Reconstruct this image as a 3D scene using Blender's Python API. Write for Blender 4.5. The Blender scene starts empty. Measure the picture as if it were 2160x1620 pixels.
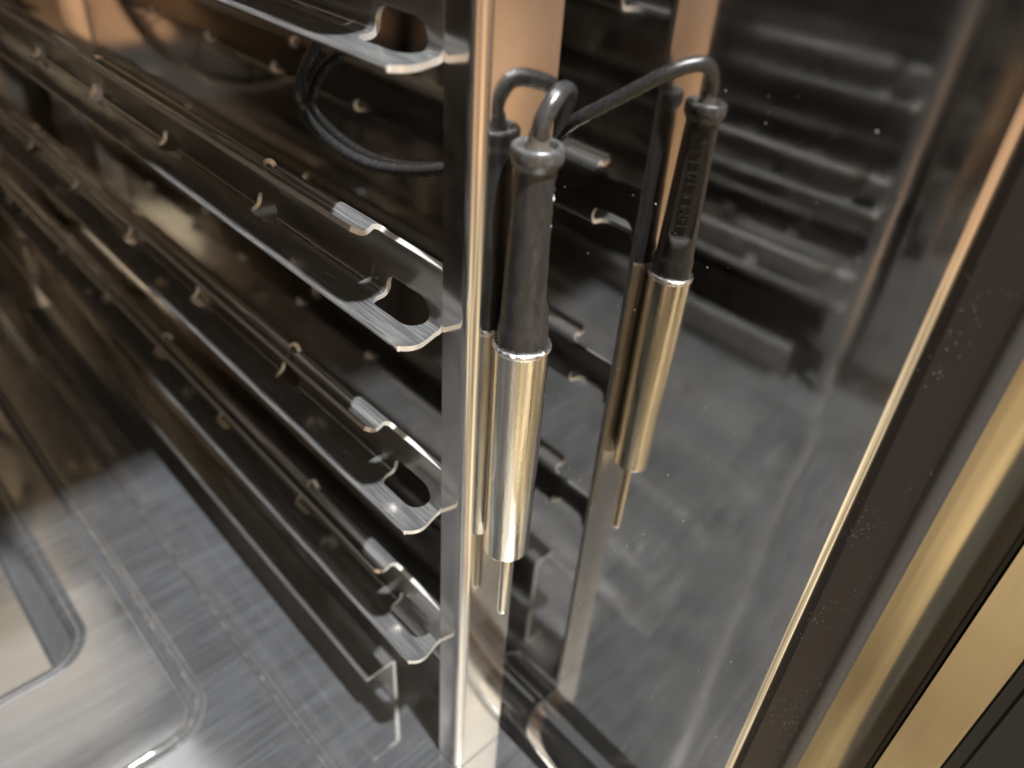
import bpy, bmesh, math, random
from mathutils import Vector, Matrix, geometry
random.seed(7)
PI = math.pi
sc = bpy.context.scene
col = sc.collection

# ------------------------------------------------------------------ camera
cam_d = bpy.data.cameras.new('camera')
cam = bpy.data.objects.new('camera', cam_d); col.objects.link(cam)
cam_d.sensor_width = 36.0; cam_d.lens = 1622.0 / 2160.0 * 36.0
cam_d.clip_start = 0.005; cam_d.clip_end = 50
Rm = Matrix(((0.7295, 0.3726, -0.5736), (-0.6814, 0.4688, -0.5621), (0.0595, 0.8009, 0.5959)))
M4 = Rm.to_4x4(); M4.translation = Vector((-0.1079, -0.1330, 0.0421))
cam.matrix_world = M4
cam_d.dof.use_dof = True; cam_d.dof.focus_distance = 0.212; cam_d.dof.aperture_fstop = 8.0
sc.camera = cam

# ------------------------------------------------------------------ world (dim, warm kitchen light)
world = bpy.data.worlds.new('World'); sc.world = world; world.use_nodes = True
nt = world.node_tree; nt.nodes.clear()
wo = nt.nodes.new('ShaderNodeOutputWorld'); bg = nt.nodes.new('ShaderNodeBackground')
tc = nt.nodes.new('ShaderNodeTexCoord'); sx = nt.nodes.new('ShaderNodeSeparateXYZ')
ramp = nt.nodes.new('ShaderNodeValToRGB'); mr = nt.nodes.new('ShaderNodeMapRange')
mr.inputs['From Min'].default_value = -1; mr.inputs['From Max'].default_value = 1
cr = ramp.color_ramp
cr.elements[0].position = 0.0; cr.elements[0].color = (0.92, 0.76, 0.50, 1)
cr.elements[1].position = 1.0; cr.elements[1].color = (1.25, 1.17, 1.02, 1)
e = cr.elements.new(0.27); e.color = (0.98, 0.78, 0.50, 1)
e = cr.elements.new(0.35); e.color = (0.90, 0.56, 0.31, 1)
e = cr.elements.new(0.43); e.color = (0.62, 0.36, 0.21, 1)
e = cr.elements.new(0.49); e.color = (0.50, 0.36, 0.25, 1)
e = cr.elements.new(0.56); e.color = (0.10, 0.07, 0.05, 1)
e = cr.elements.new(0.66); e.color = (0.07, 0.042, 0.028, 1)
e = cr.elements.new(0.74); e.color = (0.22, 0.14, 0.09, 1)
e = cr.elements.new(0.83); e.color = (0.14, 0.11, 0.085, 1)
e = cr.elements.new(0.92); e.color = (1.0, 0.92, 0.78, 1)
nz = nt.nodes.new('ShaderNodeTexNoise'); nz.inputs['Scale'].default_value = 2.2; nz.inputs['Detail'].default_value = 3
mrn = nt.nodes.new('ShaderNodeMapRange'); mrn.inputs['From Min'].default_value = .35; mrn.inputs['From Max'].default_value = .65
mrn.inputs['To Min'].default_value = 0.55; mrn.inputs['To Max'].default_value = 1.25
mul = nt.nodes.new('ShaderNodeMix'); mul.data_type = 'RGBA'; mul.blend_type = 'MULTIPLY'; mul.inputs[0].default_value = 1
L = nt.links.new
L(tc.outputs['Generated'], sx.inputs[0]); L(sx.outputs['Z'], mr.inputs['Value']); L(mr.outputs[0], ramp.inputs[0])
L(tc.outputs['Generated'], nz.inputs['Vector']); L(nz.outputs['Fac'], mrn.inputs['Value'])
vor = nt.nodes.new('ShaderNodeTexVoronoi'); vor.inputs['Scale'].default_value = 5.5; vor.distance = 'CHEBYCHEV'
sepc = nt.nodes.new('ShaderNodeSeparateColor'); mrv = nt.nodes.new('ShaderNodeMapRange')
mrv.inputs['To Min'].default_value = 0.45; mrv.inputs['To Max'].default_value = 1.45
mul2 = nt.nodes.new('ShaderNodeMix'); mul2.data_type = 'RGBA'; mul2.blend_type = 'MULTIPLY'; mul2.inputs[0].default_value = 1
L(tc.outputs['Generated'], vor.inputs['Vector']); L(vor.outputs['Color'], sepc.inputs[0]); L(sepc.outputs[0], mrv.inputs['Value'])
L(ramp.outputs[0], mul2.inputs[6]); L(mrv.outputs[0], mul2.inputs[7])
L(mul2.outputs[2], mul.inputs[6]); L(mrn.outputs[0], mul.inputs[7]); L(mul.outputs[2], bg.inputs['Color'])
bg.inputs['Strength'].default_value = 1.2
L(bg.outputs[0], wo.inputs['Surface'])

# ------------------------------------------------------------------ lamps (kitchen ceiling spot in front of the oven, plus added fills)
def area(name, loc, target, sx_, sy_, power, color):
    d = bpy.data.lights.new(name, 'AREA'); d.shape = 'RECTANGLE'; d.size = sx_; d.size_y = sy_
    d.energy = power; d.color = color
    o = bpy.data.objects.new(name, d); col.objects.link(o); o.location = loc
    o.rotation_euler = (Vector(target) - Vector(loc)).to_track_quat('-Z', 'Y').to_euler()
    return o
area('ceiling_spot', (-0.045, -0.52, 1.32), (-0.01, -0.02, -0.07), 0.03, 0.03, 72.0, (0.93, 0.965, 1.0))
area('warm_front_fill', (-0.60, -1.15, 0.62), (-0.02, 0.15, -0.10), 0.6, 0.35, 1.1, (1.0, 0.88, 0.68))  # added soft warm fill, set low to reach deep between the rails
area('floor_bounce_fill', (-0.15, 0.43, 0.440), (-0.15, 0.43, -1.0), 0.34, 0.28, 0.17, (0.97, 0.98, 1.0))  # added fill, stands in for spot light bounced off the floor onto the ceiling

# ------------------------------------------------------------------ render settings
sc.render.engine = 'CYCLES'
cy = sc.cycles
cy.max_bounces = 10; cy.glossy_bounces = 9; cy.diffuse_bounces = 4; cy.transmission_bounces = 4
cy.caustics_reflective = False; cy.blur_glossy = 0.3; cy.sample_clamp_indirect = 6.0
cy.use_denoising = True
sc.view_settings.view_transform = 'Standard'; sc.view_settings.look = 'None'
sc.view_settings.exposure = 0.2; sc.view_settings.gamma = 1.0
sc.view_settings.use_curve_mapping = False

# ------------------------------------------------------------------ materials
def node(nt, t, **kw):
    n = nt.nodes.new(t)
    for k, v in kw.items():
        n.inputs[k].default_value = v
    return n
def base_mat(name):
    m = bpy.data.materials.new(name); m.use_nodes = True
    return m, m.node_tree, m.node_tree.nodes['Principled BSDF']
def steel(name, color, r0, r1, scale=(30, 30, 30), nscale=1.0, bump=0.0, bscale=(200, 200, 200), aniso=0.0, tint=None, detail=4, bdist=0.001):
    """metal whose gloss varies in smudges / brushing stretched by `scale`"""
    m, nt, b = base_mat(name); L = nt.links.new
    b.inputs['Metallic'].default_value = 1.0
    b.inputs['Base Color'].default_value = (*color, 1)
    tc = node(nt, 'ShaderNodeTexCoord'); mp = node(nt, 'ShaderNodeMapping'); mp.inputs['Scale'].default_value = scale
    nz = node(nt, 'ShaderNodeTexNoise', Scale=nscale, Detail=detail, Roughness=0.6)
    L(tc.outputs['Object'], mp.inputs['Vector']); L(mp.outputs[0], nz.inputs['Vector'])
    r = node(nt, 'ShaderNodeMapRange'); r.inputs['From Min'].default_value = .35; r.inputs['From Max'].default_value = .7
    r.inputs['To Min'].default_value = r0; r.inputs['To Max'].default_value = r1
    L(nz.outputs['Fac'], r.inputs['Value']); L(r.outputs[0], b.inputs['Roughness'])
    if tint:
        mx = node(nt, 'ShaderNodeMix'); mx.data_type = 'RGBA'
        mx.inputs[6].default_value = (*color, 1); mx.inputs[7].default_value = (*tint, 1)
        n2 = node(nt, 'ShaderNodeTexNoise', Scale=9.0, Detail=3)
        L(tc.outputs['Object'], n2.inputs['Vector'])
        r2 = node(nt, 'ShaderNodeMapRange'); r2.inputs['From Min'].default_value = .4; r2.inputs['From Max'].default_value = .65
        L(n2.outputs['Fac'], r2.inputs['Value']); L(r2.outputs[0], mx.inputs[0]); L(mx.outputs[2], b.inputs['Base Color'])
    if bump:
        mp2 = node(nt, 'ShaderNodeMapping'); mp2.inputs['Scale'].default_value = bscale
        n3 = node(nt, 'ShaderNodeTexNoise', Scale=1.0, Detail=3)
        L(tc.outputs['Object'], mp2.inputs['Vector']); L(mp2.outputs[0], n3.inputs['Vector'])
        bp = node(nt, 'ShaderNodeBump', Strength=bump, Distance=bdist)
        L(n3.outputs['Fac'], bp.inputs['Height']); L(bp.outputs[0], b.inputs['Normal'])
    if aniso:
        b.inputs['Anisotropic'].default_value = aniso
        tg = node(nt, 'ShaderNodeTangent'); tg.direction_type = 'RADIAL'; tg.axis = 'Z'
        cx = node(nt, 'ShaderNodeCombineXYZ', X=1.0, Y=0.0, Z=0.0)
        L(cx.outputs[0], b.inputs['Tangent'])
    return m
def plain(name, color, rough, spec=0.5, noise=0.0, nscale=400, bump=0.0, scuff=None, sscale=(300, 300, 60)):
    m, nt, b = base_mat(name); L = nt.links.new
    b.inputs['Base Color'].default_value = (*color, 1); b.inputs['Roughness'].default_value = rough
    b.inputs['Specular IOR Level'].default_value = spec
    tc = node(nt, 'ShaderNodeTexCoord')
    nz = node(nt, 'ShaderNodeTexNoise', Scale=nscale, Detail=4, Roughness=.65)
    L(tc.outputs['Object'], nz.inputs['Vector'])
    if noise:
        r = node(nt, 'ShaderNodeMapRange'); r.inputs['From Min'].default_value = .3; r.inputs['From Max'].default_value = .7
        r.inputs['To Min'].default_value = max(.05, rough - noise); r.inputs['To Max'].default_value = min(1, rough + noise)
        L(nz.outputs['Fac'], r.inputs['Value']); L(r.outputs[0], b.inputs['Roughness'])
    if scuff:
        mp = node(nt, 'ShaderNodeMapping'); mp.inputs['Scale'].default_value = sscale
        n2 = node(nt, 'ShaderNodeTexNoise', Scale=1.0, Detail=5, Roughness=.7)
        L(tc.outputs['Object'], mp.inputs['Vector']); L(mp.outputs[0], n2.inputs['Vector'])
        r2 = node(nt, 'ShaderNodeMapRange'); r2.inputs['From Min'].default_value = .48; r2.inputs['From Max'].default_value = .72
        mx = node(nt, 'ShaderNodeMix'); mx.data_type = 'RGBA'
        mx.inputs[6].default_value = (*color, 1); mx.inputs[7].default_value = (*scuff, 1)
        L(n2.outputs['Fac'], r2.inputs['Value']); L(r2.outputs[0], mx.inputs[0]); L(mx.outputs[2], b.inputs['Base Color'])
    if bump:
        bp = node(nt, 'ShaderNodeBump', Strength=bump, Distance=0.0004)
        L(nz.outputs['Fac'], bp.inputs['Height']); L(bp.outputs[0], b.inputs['Normal'])
    return m

MAT = {}
MAT['wall'] = steel('polished_wall_steel', (.62, .60, .57), .03, .10, (8, 14, 22), 1.0, bump=.02, bscale=(25, 25, 25), bdist=.002)
def add_film(m, blotch, streak, fbase, fblotch, fstreak, colr):
    """satin grain and thin limescale film on the sheet: scatters direct light where it falls"""
    nt = m.node_tree; L = nt.links.new; b = nt.nodes['Principled BSDF']; out = nt.nodes['Material Output']
    tc = node(nt, 'ShaderNodeTexCoord'); acc = None
    for sc_, amp, lo, hi in ((blotch, fblotch, .38, .72), (streak, fstreak, .45, .75)):
        mp = node(nt, 'ShaderNodeMapping'); mp.inputs['Scale'].default_value = sc_
        nz = node(nt, 'ShaderNodeTexNoise', Scale=1.0, Detail=5, Roughness=.6, Distortion=.3)
        L(tc.outputs['Object'], mp.inputs['Vector']); L(mp.outputs[0], nz.inputs['Vector'])
        r = node(nt, 'ShaderNodeMapRange'); r.inputs['From Min'].default_value = lo; r.inputs['From Max'].default_value = hi
        r.inputs['To Max'].default_value = amp; L(nz.outputs['Fac'], r.inputs['Value'])
        a = node(nt, 'ShaderNodeMath'); a.operation = 'ADD'
        L(r.outputs[0], a.inputs[0])
        if acc: L(acc.outputs[0], a.inputs[1])
        else: a.inputs[1].default_value = fbase
        acc = a
    d = node(nt, 'ShaderNodeBsdfDiffuse'); d.inputs['Color'].default_value = (*colr, 1)
    mx = node(nt, 'ShaderNodeMixShader'); L(acc.outputs[0], mx.inputs[0]); L(b.outputs[0], mx.inputs[1]); L(d.outputs[0], mx.inputs[2])
    L(mx.outputs[0], out.inputs['Surface'])
add_film(MAT['wall'], (10, 9, 24), (10, 60, 30), .0, .013, .012, (.42, .43, .44))
MAT['back'] = steel('back_wall_steel', (.40, .38, .35), .05, .12, (12, 12, 12), 1.0, bump=.08, bscale=(12, 12, 12), bdist=.004)
MAT['floor'] = steel('brushed_floor_steel', (.74, .735, .72), .05, .14, (18, 40, 60), 1.0, aniso=.5)
add_film(MAT['floor'], (16, 30, 10), (26, 900, 40), .06, .03, .06, (.64, .65, .67))
MAT['rail'] = steel('rail_steel', (.40, .37, .335), .11, .19, (60, 30, 60), 1.0, bump=.025, bscale=(2500, 25, 2500), bdist=.0002)
add_film(MAT['rail'], (150, 60, 150), (1400, 40, 1400), .07, .06, .16, (.5, .5, .49))
MAT['post'] = steel('post_steel', (.62, .59, .55), .10, .2, (60, 60, 60), 1.0, bump=.03, bscale=(60, 60, 30), bdist=.001)
add_film(MAT['post'], (60, 60, 60), (900, 900, 40), .01, .03, .03, (.5, .5, .49))
MAT['sleeve'] = steel('sleeve_steel', (.63, .58, .49), .09, .24, (700, 700, 60), 1.0, bump=.14, bscale=(1400, 1400, 500), bdist=.0003)
MAT['crimp'] = steel('crimp_steel', (.8, .79, .77), .2, .4, (900, 900, 900), 1.0, bump=.3, bscale=(2500, 2500, 2500), bdist=.0004)
MAT['door'] = steel('door_frame_steel', (.38, .325, .23), .16, .32, (60, 60, 8), 1.0, tint=(.25, .20, .13), bump=.03, bscale=(300, 300, 20), bdist=.0004)
MAT['edge'] = steel('sheared_edge_steel', (.80, .77, .71), .28, .42, (700, 700, 700), 1.0, bump=.1, bscale=(2500, 2500, 2500), bdist=.0002)
add_film(MAT['edge'], (300, 300, 300), (900, 900, 900), .25, .1, .1, (.8, .79, .75))
MAT['rubber'] = plain('dark_rubber', (.017, .0165, .016), .40, .5, .12, 500, .12, (.042, .040, .037), (350, 350, 90))
MAT['lit_rim'] = plain('lit_rim_rubber', (.045, .044, .042), .36, .6, .15, 700, .25, (.13, .127, .12), (600, 600, 600))  # paler than the grip: strong light from above put into the colour, plus scuffs
MAT['cable'] = plain('cable_sheath', (.028, .027, .027), .22, .8, .12, 900, .3, (.055, .053, .05), (500, 500, 500))
MAT['seal'] = plain('potting_resin', (.09, .075, .06), .3, .5, .1, 900, .3)
MAT['gap_shade'] = plain('painted_gap_shade', (.07, .062, .055), .4, .4, .2, 600, .4, (.2, .18, .16), (200, 200, 200))  # dark colour stands in for the shade inside the floor gaps
MAT['lip'] = plain('gasket_lip_rubber', (.045, .044, .045), .5, .5, .1, 300, .1)
MAT['black'] = plain('door_glass_black', (.010, .013, .017), .3, .25)
MAT['drop'] = plain('dried_water_speck', (.7, .68, .62), .3, .6)

def gasket_mat():
    m, nt, b = base_mat('dusty_brown_gasket'); L = nt.links.new
    tc = node(nt, 'ShaderNodeTexCoord')
    v = node(nt, 'ShaderNodeTexVoronoi', Scale=760.0); v.feature = 'F1'
    nz = node(nt, 'ShaderNodeTexNoise', Scale=45.0, Detail=3)
    L(tc.outputs['Object'], v.inputs['Vector']); L(tc.outputs['Object'], nz.inputs['Vector'])
    lt = node(nt, 'ShaderNodeMapRange'); lt.inputs['From Min'].default_value = .10; lt.inputs['From Max'].default_value = .22
    lt.inputs['To Min'].default_value = 1; lt.inputs['To Max'].default_value = 0
    L(v.outputs['Distance'], lt.inputs['Value'])
    g = node(nt, 'ShaderNodeMapRange'); g.inputs['From Min'].default_value = .44; g.inputs['From Max'].default_value = .60
    L(nz.outputs['Fac'], g.inputs['Value'])
    sel = node(nt, 'ShaderNodeSeparateColor'); L(v.outputs['Color'], sel.inputs[0])
    gt = node(nt, 'ShaderNodeMath'); gt.operation = 'GREATER_THAN'; gt.inputs[1].default_value = .35; L(sel.outputs[0], gt.inputs[0])
    a = node(nt, 'ShaderNodeMath'); a.operation = 'MULTIPLY'; L(lt.outputs[0], a.inputs[0]); L(g.outputs[0], a.inputs[1])
    a2 = node(nt, 'ShaderNodeMath'); a2.operation = 'MULTIPLY'; L(a.outputs[0], a2.inputs[0]); L(gt.outputs[0], a2.inputs[1])
    mx = node(nt, 'ShaderNodeMix'); mx.data_type = 'RGBA'
    mx.inputs[6].default_value = (.015, .0115, .0105, 1); mx.inputs[7].default_value = (.17, .16, .15, 1)
    L(a2.outputs[0], mx.inputs[0]); L(mx.outputs[2], b.inputs['Base Color'])
    b.inputs['Roughness'].default_value = .5; b.inputs['Specular IOR Level'].default_value = .25
    return m
MAT['gasket'] = gasket_mat()

# ------------------------------------------------------------------ helpers
def empty(name, loc, label, cat, group=None):
    o = bpy.data.objects.new(name, None); col.objects.link(o); o.location = loc
    o.empty_display_size = .02
    o['label'] = label; o['category'] = cat
    if group: o['group'] = group
    return o
def mesh_obj(name, me, mat, parent=None, loc=None):
    """parts are modelled in world coordinates; the parent's offset is taken out again"""
    o = bpy.data.objects.new(name, me); col.objects.link(o)
    if mat and not me.materials: me.materials.append(MAT[mat])
    if loc: o.location = loc
    if parent:
        o.parent = parent
        off = Vector((0, 0, 0)); p = parent
        while p: off += p.location; p = p.parent
        o.location = Vector(o.location) - off
    return o
def finish(me, ang=40):
    me.validate(); me.update()
    for p in me.polygons: p.use_smooth = True
    me.set_sharp_from_angle(angle=math.radians(ang))
    return me
def solid(me, th, offset=1.0, bevel=0.0, mats=()):
    """thicken a sheet for real (solidify evaluated into the mesh)"""
    o = bpy.data.objects.new('tmp', me); col.objects.link(o)
    for q in mats: me.materials.append(MAT[q])
    s = o.modifiers.new('s', 'SOLIDIFY')
    if len(mats) > 1: s.material_offset_rim = 1; s.thickness = th; s.offset = offset; s.use_even_offset = True; s.use_quality_normals = True
    if bevel:
        bv = o.modifiers.new('b', 'BEVEL'); bv.width = bevel; bv.segments = 2; bv.limit_method = 'ANGLE'; bv.angle_limit = math.radians(60)
    dg = bpy.context.evaluated_depsgraph_get(); dg.update()
    m2 = bpy.data.meshes.new_from_object(o.evaluated_get(dg))
    bpy.data.objects.remove(o)
    return finish(m2)
def rrect(cu, cv, hu, hv, r, n=6):
    pts = []
    for (sx_, sy_, a0) in ((1, 1, 0), (-1, 1, 90), (-1, -1, 180), (1, -1, 270)):
        for k in range(n + 1):
            a = math.radians(a0 + 90 * k / n)
            pts.append((cu + sx_ * (hu - r) + r * math.cos(a), cv + sy_ * (hv - r) + r * math.sin(a)))
    return pts
def inside(p, poly):
    x, y = p; c = False; n = len(poly)
    for i in range(n):
        x1, y1 = poly[i]; x2, y2 = poly[(i + 1) % n]
        if (y1 > y) != (y2 > y) and x < (x2 - x1) * (y - y1) / (y2 - y1) + x1: c = not c
    return c
def sheet(outline, holes, lines, fold):
    """cut a flat blank with holes, then fold it: (u, v) -> xyz"""
    vs = []; es = []
    def loop(p):
        i0 = len(vs); vs.extend(Vector(q) for q in p)
        es.extend((i0 + i, i0 + (i + 1) % len(p)) for i in range(len(p)))
    loop(outline)
    for h in holes: loop(h)
    for a, b in lines:
        i0 = len(vs); vs.append(Vector(a)); vs.append(Vector(b)); es.append((i0, i0 + 1))
    V, _, F, *_ = geometry.delaunay_2d_cdt(vs, es, [], 0, 1e-7)
    out = []
    for f in F:
        c = sum((V[i] for i in f), Vector((0, 0))) / len(f)
        if not inside(c, outline) or any(inside(c, h) for h in holes): continue
        out.append(f)
    used = sorted({i for f in out for i in f}); mp = {j: k for k, j in enumerate(used)}
    me = bpy.data.meshes.new('sheet')
    me.from_pydata([fold(V[j].x, V[j].y) for j in used], [], [[mp[i] for i in f] for f in out])
    bm = bmesh.new(); bm.from_mesh(me); bmesh.ops.recalc_face_normals(bm, faces=bm.faces); bm.to_mesh(me); bm.free()
    return me
def flip_if(me, ref):
    """make sure the average normal points along ref"""
    s = Vector((0, 0, 0))
    for p in me.polygons: s += p.normal * p.area
    if s.dot(Vector(ref)) < 0: me.flip_normals()
    return me
def extrude_profile(pts, z0, z1, close=False, nz=1):
    """vertical extrusion of a plan polyline (sheet, no thickness unless closed)"""
    n = len(pts); vs = []; fs = []
    for k in range(nz + 1):
        z = z0 + (z1 - z0) * k / nz
        vs += [(p[0], p[1], z) for p in pts]
    m = n if close else n - 1
    for k in range(nz):
        for i in range(m):
            j = (i + 1) % n
            fs.append((k * n + i, k * n + j, (k + 1) * n + j, (k + 1) * n + i))
    if close:
        fs.append(tuple(reversed(range(n)))); fs.append(tuple(range(nz * n, nz * n + n)))
    me = bpy.data.meshes.new('prof'); me.from_pydata(vs, [], fs)
    return me
def arc(cx, cy_, r, a0, a1, n=6):
    return [(cx + r * math.cos(math.radians(a0 + (a1 - a0) * k / n)), cy_ + r * math.sin(math.radians(a0 + (a1 - a0) * k / n))) for k in range(n + 1)]
def lathe(prof, cx, cy_, seg=64):
    vs = []; fs = []
    for r, z in prof:
        for k in range(seg):
            a = 2 * PI * k / seg; vs.append((cx + r * math.cos(a), cy_ + r * math.sin(a), z))
    for i in range(len(prof) - 1):
        for k in range(seg):
            j = (k + 1) % seg
            fs.append((i * seg + k, i * seg + j, (i + 1) * seg + j, (i + 1) * seg + k))
    me = bpy.data.meshes.new('lathe'); me.from_pydata(vs, [], fs)
    bm = bmesh.new(); bm.from_mesh(me)
    bmesh.ops.remove_doubles(bm, verts=bm.verts, dist=1e-7)
    bmesh.ops.holes_fill(bm, edges=[e for e in bm.edges if e.is_boundary], sides=0)
    bmesh.ops.recalc_face_normals(bm, faces=bm.faces); bm.to_mesh(me); bm.free()
    return me
def box(name, x0, x1, y0, y1, z0, z1, mat, parent, bev=0.0):
    bm = bmesh.new(); bmesh.ops.create_cube(bm, size=1)
    for v in bm.verts:
        v.co = Vector((x0 + (v.co.x + .5) * (x1 - x0), y0 + (v.co.y + .5) * (y1 - y0), z0 + (v.co.z + .5) * (z1 - z0)))
    if bev: bmesh.ops.bevel(bm, geom=list(bm.edges), offset=bev, segments=2, affect='EDGES', profile=.5)
    me = bpy.data.meshes.new(name); bm.to_mesh(me); bm.free(); finish(me)
    return mesh_obj(name, me, mat, parent)
def catmull(pts, n=10):
    P = [Vector(p) for p in pts]; P = [2 * P[0] - P[1]] + P + [2 * P[-1] - P[-2]]; out = []
    for i in range(1, len(P) - 2):
        for k in range(n):
            t = k / n; a, b, c, d = P[i - 1:i + 3]
            out.append(.5 * ((2 * b) + (c - a) * t + (2 * a - 5 * b + 4 * c - d) * t * t + (3 * b - a - 3 * c + d) * t ** 3))
    out.append(P[-2]); return out
def tube(pts, r, seg=14, rf=None):
    vs = []; fs = []; n = len(pts); up = Vector((0, 0, 1)); prev = None
    for i, p in enumerate(pts):
        t = (pts[min(i + 1, n - 1)] - pts[max(i - 1, 0)]).normalized()
        if prev is None:
            a = t.orthogonal().normalized()
        else:
            a = (prev - t * prev.dot(t)).normalized()
        prev = a; b = t.cross(a)
        rr = r * (rf(i / (n - 1)) if rf else 1)
        for k in range(seg):
            an = 2 * PI * k / seg; vs.append(p + (a * math.cos(an) + b * math.sin(an)) * rr)
    for i in range(n - 1):
        for k in range(seg):
            j = (k + 1) % seg; fs.append((i * seg + k, i * seg + j, (i + 1) * seg + j, (i + 1) * seg + k))
    fs.append(tuple(reversed(range(seg)))); fs.append(tuple(range((n - 1) * seg, n * seg)))
    me = bpy.data.meshes.new('tube'); me.from_pydata(vs, [], fs)
    return finish(me, 60)

# ------------------------------------------------------------------ oven cavity
XW = .0447; XL = -.378; ZF = -.2828; ZC = .445; Y0 = -.099; YB = .60
oven = empty('combi_oven', (-.167, .2, ZF), 'polished stainless steel oven chamber with mirror-like side walls and embossed floor', 'oven')

# floor pan: a height field with a step, a shallow embossed field and a drain basin
def sd_rr(x, y, x0, x1, y0, y1, r):
    cx, cy_ = (x0 + x1) / 2, (y0 + y1) / 2
    qx = abs(x - cx) - (x1 - x0) / 2 + r; qy = abs(y - cy_) - (y1 - y0) / 2 + r
    return math.hypot(max(qx, 0), max(qy, 0)) + min(max(qx, qy), 0) - r
def sst(d, w):
    t = min(1, max(0, d / w + .5)); return t * t * (3 - 2 * t)
XC = -.167
def floor_z(x, y):
    z = ZF; fy = min(1, max(0, (y + .035) / .035)); fy = fy * fy * (3 - 2 * fy)
    z -= .0022 * fy * (1 - sst(abs(x - XC) - (XC * -1 - .0375), .0022))
    # small raised bead along the step
    d = abs(x - XC) - .1295; z += .0011 * fy * math.exp(-(d / .0012) ** 2)
    z -= .0024 * fy * math.exp(-((d + .0016) / .0007) ** 2)
    s2 = sd_rr(x, y, 2 * XC + .0683, -.0683, .0817, .56, .014)
    z -= .0034 * (1 - sst(s2, .0036)); z += .0010 * math.exp(-((s2 - .002) / .0012) ** 2)
    z -= .0024 * math.exp(-((s2 - .0044) / .0008) ** 2)
    s3 = sd_rr(x, y, 2 * XC + .0950, -.0950, .1510, .50, .016)
    z -= .020 * (1 - sst(s3 + .006, .014)); z += .0008 * math.exp(-((s3 - .003) / .0015) ** 2)
    return z
def axis(a, b, coarse, fine):
    xs = [a]; x = a
    while x < b - 1e-6:
        st = coarse
        for c, w, s in fine:
            if c - w - 1e-9 <= x < c + w: st = min(st, s)
            elif x < c - w < x + st: st = min(st, c - w - x + 1e-6)
        x = min(b, x + st); xs.append(x)
    return xs
CR = .018
xs = axis(XL + CR, XW - CR, .006, [(-.0375, .005, .00035), (-.0683, .008, .0004), (-.10, .014, .0008), (2 * XC + .0375, .004, .0008), (2 * XC + .0683, .005, .001), (2 * XC + .1, .014, .0015), (-.08, .01, .001)])
ys = axis(Y0, YB, .012, [(-.0175, .0175, .004), (.0800, .006, .0004), (.092, .01, .0008), (.16, .018, .0009), (.49, .02, .002), (.555, .01, .002)])
vs = [(x, y, floor_z(x, y)) for y in ys for x in xs]; nx = len(xs)
fs = [(j * nx + i, j * nx + i + 1, (j + 1) * nx + i + 1, (j + 1) * nx + i) for j in range(len(ys) - 1) for i in range(nx - 1)]
me = bpy.data.meshes.new('floor_pan'); me.from_pydata(vs, [], fs); finish(me, 80)
floor_o = mesh_obj('floor_pan', me, 'floor', oven)

def ribbon(path, w, lift, closed=False):
    vs = []; fs = []; n = len(path)
    for i, (x, y) in enumerate(path):
        a = path[i - 1] if (i or closed) else path[i]; b = path[(i + 1) % n] if (i < n - 1 or closed) else path[i]
        t = Vector((b[0] - a[0], b[1] - a[1])).normalized(); nn = Vector((-t.y, t.x)) * w * .5 * random.uniform(.75, 1.15)
        for sg in (-1, 0, 1):
            vs.append((x + nn.x * sg, y + nn.y * sg, ZF + lift + (.00025 if sg == 0 else 0)))
    m = n if closed else n - 1
    for i in range(m):
        j = (i + 1) % n
        for k in range(2): fs.append((i * 3 + k, i * 3 + k + 1, j * 3 + k + 1, j * 3 + k))
    me = bpy.data.meshes.new('ribbon'); me.from_pydata(vs, [], fs); flip_if(me, (0, 0, 1)); return finish(me, 80)
for xx in (-.0392,):
    mesh_obj('seam', ribbon([(xx, .004 * k) for k in range(149)], .0010, -.0016), 'gap_shade', floor_o)  # ribbon laid in the groove to paint the gap dark
rp_ = rrect((2 * XC) / 2, (.0817 + .56) / 2, (-.0683 - XC) + .0030, (.56 - .0817) / 2 + .0030, .017, 14)
rp2 = []
for k in range(len(rp_)):
    a, b = rp_[k], rp_[(k + 1) % len(rp_)]; L_ = math.hypot(b[0] - a[0], b[1] - a[1]); q = max(1, int(L_ / .005))
    rp2 += [(a[0] + (b[0] - a[0]) * i / q, a[1] + (b[1] - a[1]) * i / q) for i in range(q)]
mesh_obj('seam', ribbon(rp2, .0011, -.0012, True), 'gap_shade', floor_o)
def side_wall(name, sgn):
    """flat polished wall, coved into the floor, with a rolled front edge"""
    xw = XW if sgn > 0 else XL
    prof = [(-CR, 0.0)] + [(-CR + CR * math.sin(a), CR - CR * math.cos(a)) for a in [PI / 2 * k / 10 for k in range(1, 11)]] + [(0, ZC - ZF)]
    rr = .0022 if sgn > 0 else .0006
    front = [(0, 0)] + [(rr - rr * math.cos(a), -rr * math.sin(a)) for a in [PI / 2 * k / 6 for k in range(1, 7)]] + [(rr + .010, -rr)]
    yl = [YB, .3, .1, 0]
    vs = []; fs = []; n = len(prof)
    rows = []
    for y in (YB, .3, .1, 0.0, Y0 + rr): rows.append([(xw + sgn * dx, y, ZF + dz) for dx, dz in prof])
    for fx, fy in front[1:]:
        rows.append([(xw + sgn * (dx + fx * (1 if dz > 1e-6 else 0)), Y0 + rr + fy, ZF + dz - (0 if dz > CR * .99 else fx * (1 - (dz / CR)))) for dx, dz in prof])
    for r in rows: vs += r
    for j in range(len(rows) - 1):
        for i in range(n - 1): fs.append((j * n + i, j * n + i + 1, (j + 1) * n + i + 1, (j + 1) * n + i))
    me = bpy.data.meshes.new(name); me.from_pydata(vs, [], fs); flip_if(me, (-sgn, 0, 0)); finish(me, 50)
    return mesh_obj(name, me, 'wall', oven)
wall_r = side_wall('side_wall', 1); side_wall('side_wall', -1)
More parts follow.
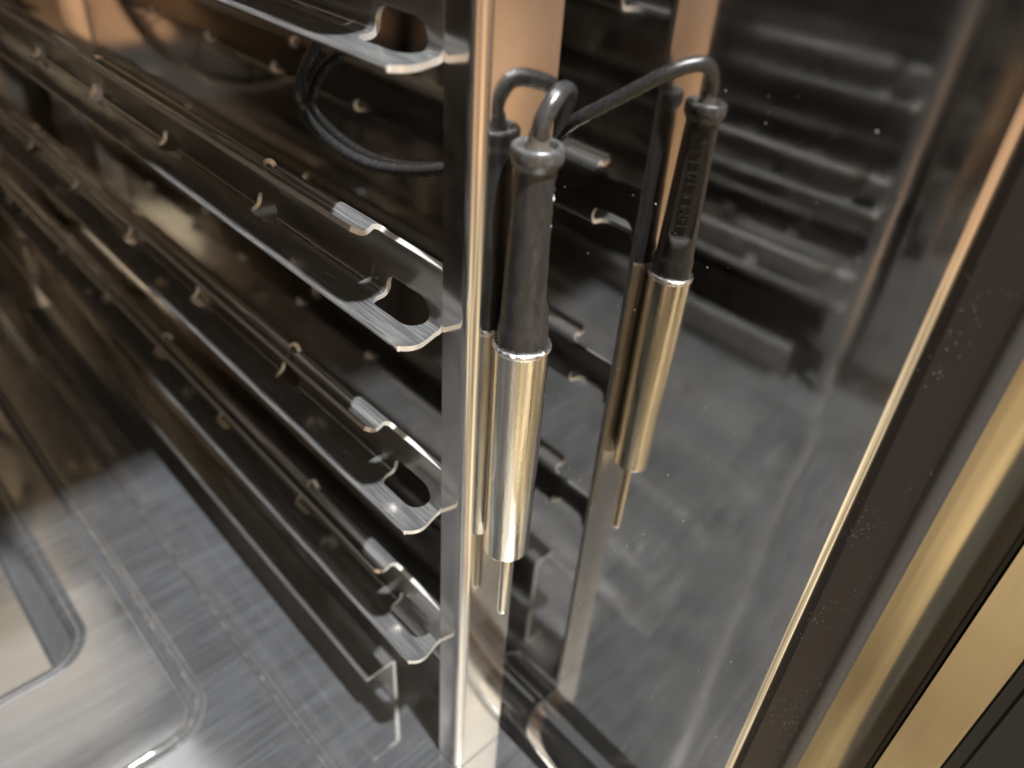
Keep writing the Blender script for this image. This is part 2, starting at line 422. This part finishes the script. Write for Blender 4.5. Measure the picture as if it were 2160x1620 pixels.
# dried water specks on the right wall
def specks(n, seed):
    rnd = random.Random(seed); vs = []; fs = []
    for _ in range(n):
        y = rnd.uniform(-.095, .05); z = rnd.uniform(-.26, .04); r = rnd.choice((.00007, .00009, .00012, .00016, .00024)) * rnd.uniform(.7, 1.2)
        i0 = len(vs); vs.append((XW - r * .5, y, z))
        for k in range(6):
            a = k * PI / 3; vs.append((XW - .00003, y + r * math.cos(a), z + r * math.sin(a)))
        for k in range(6): fs.append((i0, i0 + 1 + (k + 1) % 6, i0 + 1 + k))
    me = bpy.data.meshes.new('water_specks'); me.from_pydata(vs, [], fs); flip_if(me, (-1, 0, 0)); return finish(me, 80)
o = mesh_obj('water_specks', specks(200, 3), 'drop', wall_r); o['kind'] = 'stuff'
# back and top
box('back_panel', XL, XW, YB, YB + .002, ZF - .03, ZC, 'back', oven)
box('ceiling_panel', XL, XW, Y0, YB, ZC, ZC + .002, 'back', oven)
# fan guard on the back panel: rings and spokes
def ring(cx, cz, R, r, y, seg=64, sg=10):
    vs = []; fs = []
    for i in range(seg):
        a = 2 * PI * i / seg
        for k in range(sg):
            b = 2 * PI * k / sg; q = R + r * math.cos(b)
            vs.append((cx + q * math.cos(a), y + r * math.sin(b), cz + q * math.sin(a)))
    for i in range(seg):
        for k in range(sg):
            fs.append((i * sg + k, i * sg + (k + 1) % sg, ((i + 1) % seg) * sg + (k + 1) % sg, ((i + 1) % seg) * sg + k))
    me = bpy.data.meshes.new('ring'); me.from_pydata(vs, [], fs); return finish(me, 60)
FZ = -.06
fan = mesh_obj('fan_guard', ring(XC, FZ, .115, .004, YB - .012), 'rail', oven)
for R_ in (.09, .066, .043, .02): mesh_obj('guard_ring', ring(XC, FZ, R_, .0016, YB - .012), 'rail', fan)
for k in range(6):
    a = PI * k / 6
    d = Vector((math.cos(a), 0, math.sin(a))) * .115
    mesh_obj('guard_spoke', tube([Vector((XC, YB - .010, FZ)) - d, Vector((XC, YB - .010, FZ)) + d], .0014, 8), 'rail', fan)
# door gasket at the right front edge
gp = [(XW + .0024, Y0 - .0018), (XW + .0205, -.1092), (XW + .0205, Y0 + .004), (XW + .0024, Y0 + .004)]
me = extrude_profile(gp, ZF - .03, ZC + .05, True); finish(me, 30)
gas = mesh_obj('door_gasket', me, 'gasket', oven)
lp = arc(.0660, -.1098, .0031, 150, 330, 10) + [(.0690, -.104), (.0636, -.104)]
me = extrude_profile(lp, ZF - .03, ZC + .05, True); finish(me, 40)
mesh_obj('gasket_lip', me, 'lip', gas)

# ------------------------------------------------------------------ open door beside the gasket
door = bpy.data.objects.new('door', None); col.objects.link(door); door.parent = oven; door.location = Vector((.09, -.2, ZF - .05)) - oven.location
door['label'] = 'open steel door edge with a dark groove, right of the gasket'
def conv(p0, p1, bulge, n=10):
    a = Vector(p0); b = Vector(p1); d = b - a; nrm = Vector((-abs(d.y), -d.x * (1 if d.y < 0 else -1))).normalized()
    nrm = Vector((d.y, -d.x)).normalized()
    if nrm.x > 0: nrm = -nrm
    return [tuple(a + d * (k / n) + nrm * bulge * (4 * (k / n) * (1 - k / n))) for k in range(n + 1)]
s1 = [(.0690, -.1112), (.0684, -.1117), (.0697, -.1146), (.0698, -.1150)] + conv((.0698, -.1152), (.0672, -.1290), -.0022)[1:]
me = extrude_profile(s1 + [(.0760, -.1295), (.0760, -.1119)], ZF - .05, ZC + .05, True); finish(me, 30)
mesh_obj('frame_strip', me, 'door', door)
s2 = [(.0716, -.1306), (.0700, -.1312), (.0698, -.1436), (.0704, -.1444), (.0760, -.1446), (.0760, -.1304)]
me = extrude_profile(s2, ZF - .05, ZC + .05, True); finish(me, 30)
mesh_obj('frame_strip', me, 'door', door)
me = extrude_profile([(.0725, -.1452), (.0725, -.1482), (.0715, -.1490), (.0715, -.40), (.0780, -.40), (.0780, -.1452)], ZF - .05, ZC + .05, True); finish(me, 30)
mesh_obj('inner_glass', me, 'black', door)
box('door_core', .0765, .115, -.40, -.112, ZF - .05, ZC + .05, 'black', door)

# ------------------------------------------------------------------ hanging racks
RB = .0020; S1 = .0127; A1 = PI / 2 * RB; W1 = .0150; LIP = .0068
U1 = S1; U2 = U1 + A1; U3 = U2 + W1; U4 = U3 + A1; U5 = U4 + LIP
RE = .0009; EL = .0012
def fold_rail(u, v, sx_=1):
    if u < EL:
        a = (EL - u) / RE; x, z = -(S1 + RB) + EL - RE * math.sin(a), -RE + RE * math.cos(a)
    elif u <= U1: x, z = -(S1 + RB) + u, 0
    elif u <= U2:
        a = (u - U1) / RB; x, z = -RB + RB * math.sin(a), RB - RB * math.cos(a)
    elif u <= U3: x, z = 0, RB + (u - U2)
    elif u <= U4:
        a = (u - U3) / RB; x, z = -RB + RB * math.cos(a), RB + W1 + RB * math.sin(a)
    else:
        t = u - U4; x = -RB - t; z = 2 * RB + W1 - .0011 * math.sin(min(1, t / LIP) * PI * 1.25)
    return (sx_ * x, v, z)
YR = .53; CUT = .0265
def rail_mesh(sx_):
    vf = lambda u: -.0040 + .0040 * u / S1
    r = .0060
    m_ = .0040 / S1; q_ = math.sqrt(1 + m_ * m_); cv_ = vf(0) + m_ * r + r * q_
    outl = []
    for k in range(17):
        a = PI + (PI / 2 + math.atan(m_)) * k / 16; outl.append((r + r * math.cos(a), cv_ + r * math.sin(a)))
    outl += [(U1, vf(U1)), (U1 + A1 * .5, 0), (U3 + A1 * .3, 0), (U3 + A1 * .3, CUT - .003), (U3 + A1 * .5, CUT - .0008), (U4, CUT), (U5 - .0012, CUT), (U5, CUT + .0012), (U5, YR), (0, YR)]
    um = (U1 + U2) / 2
    holes = [rrect(um - .0002, (.0052 + .0245) / 2, .0060, (.0245 - .0052) / 2, .0042)]
    k = 0
    y = .0975
    while y < YR - .03:
        holes.append(rrect(um + .0004, y - .0068, .0046, .0066, .0044)); y += .0735
    ut = (U3 + U4) / 2
    y = .08
    while y < YR - .03:
        holes.append(rrect(ut, y, .0028, .0036, .0026)); y += .14
    lines = []
    for n, a, b in ((6, U1, U2), (6, U3, U4)):
        for i in range(n + 1):
            u = a + (b - a) * i / n; lines.append(((u, -.01), (u, YR + .01)))
    for i in range(1, 6): lines.append(((EL * i / 5, -.01), (EL * i / 5, YR + .01)))
    for i in range(1, 8): lines.append(((U4 + LIP * i / 8, -.01), (U4 + LIP * i / 8, YR + .01)))
    for yy in (.03, .06, .12, .2, .3, .4): lines.append(((-.001, yy), (U5 + .001, yy)))
    me = sheet(outl, holes, lines, lambda u, v: fold_rail(u, v, sx_))
    # normals to the inside of the channel (towards the cavity / up)
    c = Vector((-sx_ * 1.0, 0, .4)); flip_if(me, c)
    return solid(me, .0015, -1.0, 0, ('rail', 'edge'))
def bottom_mesh(sx_):
    R0 = .002; w = .0125; h = .030; a1 = PI / 2 * R0
    def fold(u, v):
        if u <= w: x, z = -(w + R0) + u, 0
        elif u <= w + a1:
            a = (u - w) / R0; x, z = -R0 + R0 * math.sin(a), -R0 + R0 * math.cos(a)
        else: x, z = 0, -R0 - (u - w - a1)
        return (sx_ * x, v, z)
    y0 = .030
    outl = [(0, y0), (w + a1 + h - R0, y0), (w + a1 + h - R0, YR), (0, YR)]
    lines = [((w + a1 * i / 6, y0 - .01), (w + a1 * i / 6, YR + .01)) for i in range(7)]
    me = sheet(outl, [], lines, fold); flip_if(me, (sx_ * 1.0, 0, 1))
    return solid(me, .0014, -1.0, 0, ('rail', 'edge'))
def post_mesh(sx_, y0, depth, fl, z0, z1):
    r = .0040; x0 = .0
    pts = [(x0, y0 + depth)] + [(x0 + r - r * math.cos(a), y0 + r - r * math.sin(a)) for a in [PI / 2 * k / 8 for k in range(9)]] + [(x0 + fl, y0)]
    me = extrude_profile([(sx_ * p[0], p[1]) for p in pts], z0, z1, nz=1); flip_if(me, (-sx_, -1, 0))
    return solid(me, .0015, -1.0, 0, ('post' if sx_ > 0 else 'rail', 'edge'))
def make_rack(x0, sx_, label):
    rk = empty('hanging_rack', (x0, .25, ZF), label, 'oven rack', 'hanging racks on the oven walls')
    fp = post_mesh(sx_, -.0115, .0113, .0234 if sx_ > 0 else .0075, ZF + .0008, ZC - .02)
    mesh_obj('front_post', fp, None, rk, (x0, 0, 0))
    rp = post_mesh(sx_, YR - .02, .0113, .020, ZF + .0008, ZC - .02)
    mesh_obj('rear_post', rp, 'post', rk, (x0, 0, 0))
    rm = rail_mesh(sx_)
    for z in (.34, .272, .204, .136, .068, 0, -.068, -.136, -.204): mesh_obj('rail', rm, 'rail', rk, (x0, 0, z))
    mesh_obj('bottom_rail', bottom_mesh(sx_), 'rail', rk, (x0, 0, -.250))
    return rk
make_rack(0.0, 1, 'dark steel shelf rack on the right wall, whose front post carries the probe')
make_rack(2 * XC, -1, 'dark steel shelf rack on the left wall, seen only as blurred rails mirrored at right')

# ------------------------------------------------------------------ core temperature probe
PX, PY = .0112, -.0188
probe = empty('temperature_probe', (PX, PY, -.18), 'black rubber gripped core temperature probe with steel sleeve, upright against the front post', 'probe')
ZT = -.0152
prof = [(.0, ZT - .0018), (.0034, ZT - .0018), (.0039, ZT - .0014), (.0042, ZT - .0003), (.0045, ZT), (.0055, ZT), (.0059, ZT - .0003), (.0061, ZT - .0009), (.0061, ZT - .0030), (.0059, ZT - .0036), (.0056, ZT - .0039), (.0055, ZT - .0044), (.0051, ZT - .0049), (.00485, ZT - .0056)]
for k in range(1, 61):
    t = k / 60; z = ZT - .0056 - t * (.0600 - .0208); r = .00485 + t * .00125
    prof.append((r, z))
prof += [(.00640, -.0612), (.00655, -.0620), (.00655, -.0650), (.00640, -.0672), (.0, -.0672)]
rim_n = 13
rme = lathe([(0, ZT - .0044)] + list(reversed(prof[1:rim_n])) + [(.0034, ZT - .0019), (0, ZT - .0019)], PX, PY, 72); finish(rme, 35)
prof = [(0, prof[rim_n - 2][1])] + prof[rim_n - 1:]
me = lathe(prof, PX, PY, 96)
# moulded flat with a ledge on the wall side of the grip
pd = Vector((.80, -.60, 0)).normalized(); pt = Vector((-pd.y, pd.x, 0))
for v in me.vertices:
    if -.0555 < v.co.z < -.0225:
        d = v.co - Vector((PX, PY, v.co.z)); n_ = d.dot(pd); t_ = d.dot(pt)
        lim = .0040 + .0016 * max(0, min(1, (-.0530 - v.co.z) / .0022))
        if n_ > lim and abs(t_) < .0036 - .0012 * max(0, (-.0525 - v.co.z) / .003):
            v.co -= pd * (n_ - lim)
finish(me, 30)
grip = mesh_obj('rubber_grip', me, 'rubber', probe)
mesh_obj('grip_rim', rme, 'lit_rim', grip)
me = lathe([(.0, -.0120), (.0021, -.0124), (.0023, -.0140), (.0027, ZT - .0008), (.0033, ZT - .0016), (0, ZT - .0020)], PX, PY, 24); finish(me, 50)
mesh_obj('resin_collar', me, 'seal', grip)
# raised moulded characters and ring on the flat
ft = bpy.data.curves.new('letters', 'FONT'); ft.body = 'N 1 01 2 MH'; ft.size = .0048; ft.extrude = .0005; ft.align_x = 'CENTER'; ft.align_y = 'CENTER'
fo = bpy.data.objects.new('tmp', ft); col.objects.link(fo)
dg = bpy.context.evaluated_depsgraph_get(); dg.update()
lm = bpy.data.meshes.new_from_object(fo.evaluated_get(dg)); bpy.data.objects.remove(fo)
# text x axis runs down the grip, text normal = pd
xa = Vector((0, 0, -1)); za = pd; ya = za.cross(xa)
T = Matrix((xa, ya, za)).transposed().to_4x4(); T.translation = Vector((PX, PY, -.0375)) + pd * .0040
lm.transform(T); lm.materials.clear(); finish(lm, 30)
mesh_obj('moulded_lettering', lm, 'rubber', grip)
rg = ring(0, 0, .00062, .0002, 0, 24, 8)
T = Matrix((pt, -pd, Vector((0, 0, 1)))).transposed().to_4x4(); T.translation = Vector((PX, PY, -.0530)) + pd * .0040 + pt * .0018
rg.transform(T); mesh_obj('moulded_ring', rg, 'rubber', grip)
# steel sleeve
sp = [(.0, -.0668), (.00655, -.0668), (.0072, -.0668), (.0074, -.0672), (.0074, -.0680), (.0073, -.0684), (.0072, -.1432), (.0070, -.1437), (.0060, -.1438), (.0, -.1438)]
me = lathe(sp, PX, PY, 96); finish(me, 30)
slv = mesh_obj('steel_sleeve', me, 'sleeve', probe)
vs = []
me = lathe([(.00655, -.0666), (.0071, -.0663), (.00765, -.0667), (.0077, -.0674), (.0074, -.0679), (.0066, -.0679)], PX, PY, 72)
for v in me.vertices: v.co.z += .00022 * math.sin(math.atan2(v.co.y - PY, v.co.x - PX) * 41) * random.random()
finish(me, 50)
mesh_obj('crimped_rim', me, 'crimp', slv)
# needle
me = lathe([(.0, -.1436), (.0019, -.1436), (.0019, -.1755), (.0017, -.1772), (.0011, -.1786), (.0004, -.1794), (0, -.1796)], PX + .0008, PY, 32); finish(me, 40)
mesh_obj('needle', me, 'sleeve', probe)
# cable
cp = [(PX, PY, ZT - .001), (PX + .0003, PY - .0006, -.0102), (.0155, -.0190, -.0058), (.0205, -.0165, -.0058), (.0262, -.0128, -.0084), (.0336, -.0052, -.0150), (.0408, .0030, -.0222), (.0421, .0102, -.0288), (.0421, .0269, -.0382), (.0421, .0473, -.0486), (.0421, .0710, -.0571), (.0421, .0938, -.0620), (.0421, .1153, -.0619), (.0421, .1328, -.0574), (.0416, .1384, -.0496), (.0405, .1308, -.0384), (.0375, .1162, -.0271), (.0360, .1029, -.0140), (.0350, .0960, .0100), (.0350, .0960, .0500)]
pts = catmull(cp, 10)
me = tube(pts, .00205, 16)
mesh_obj('cable', me, 'cable', probe)
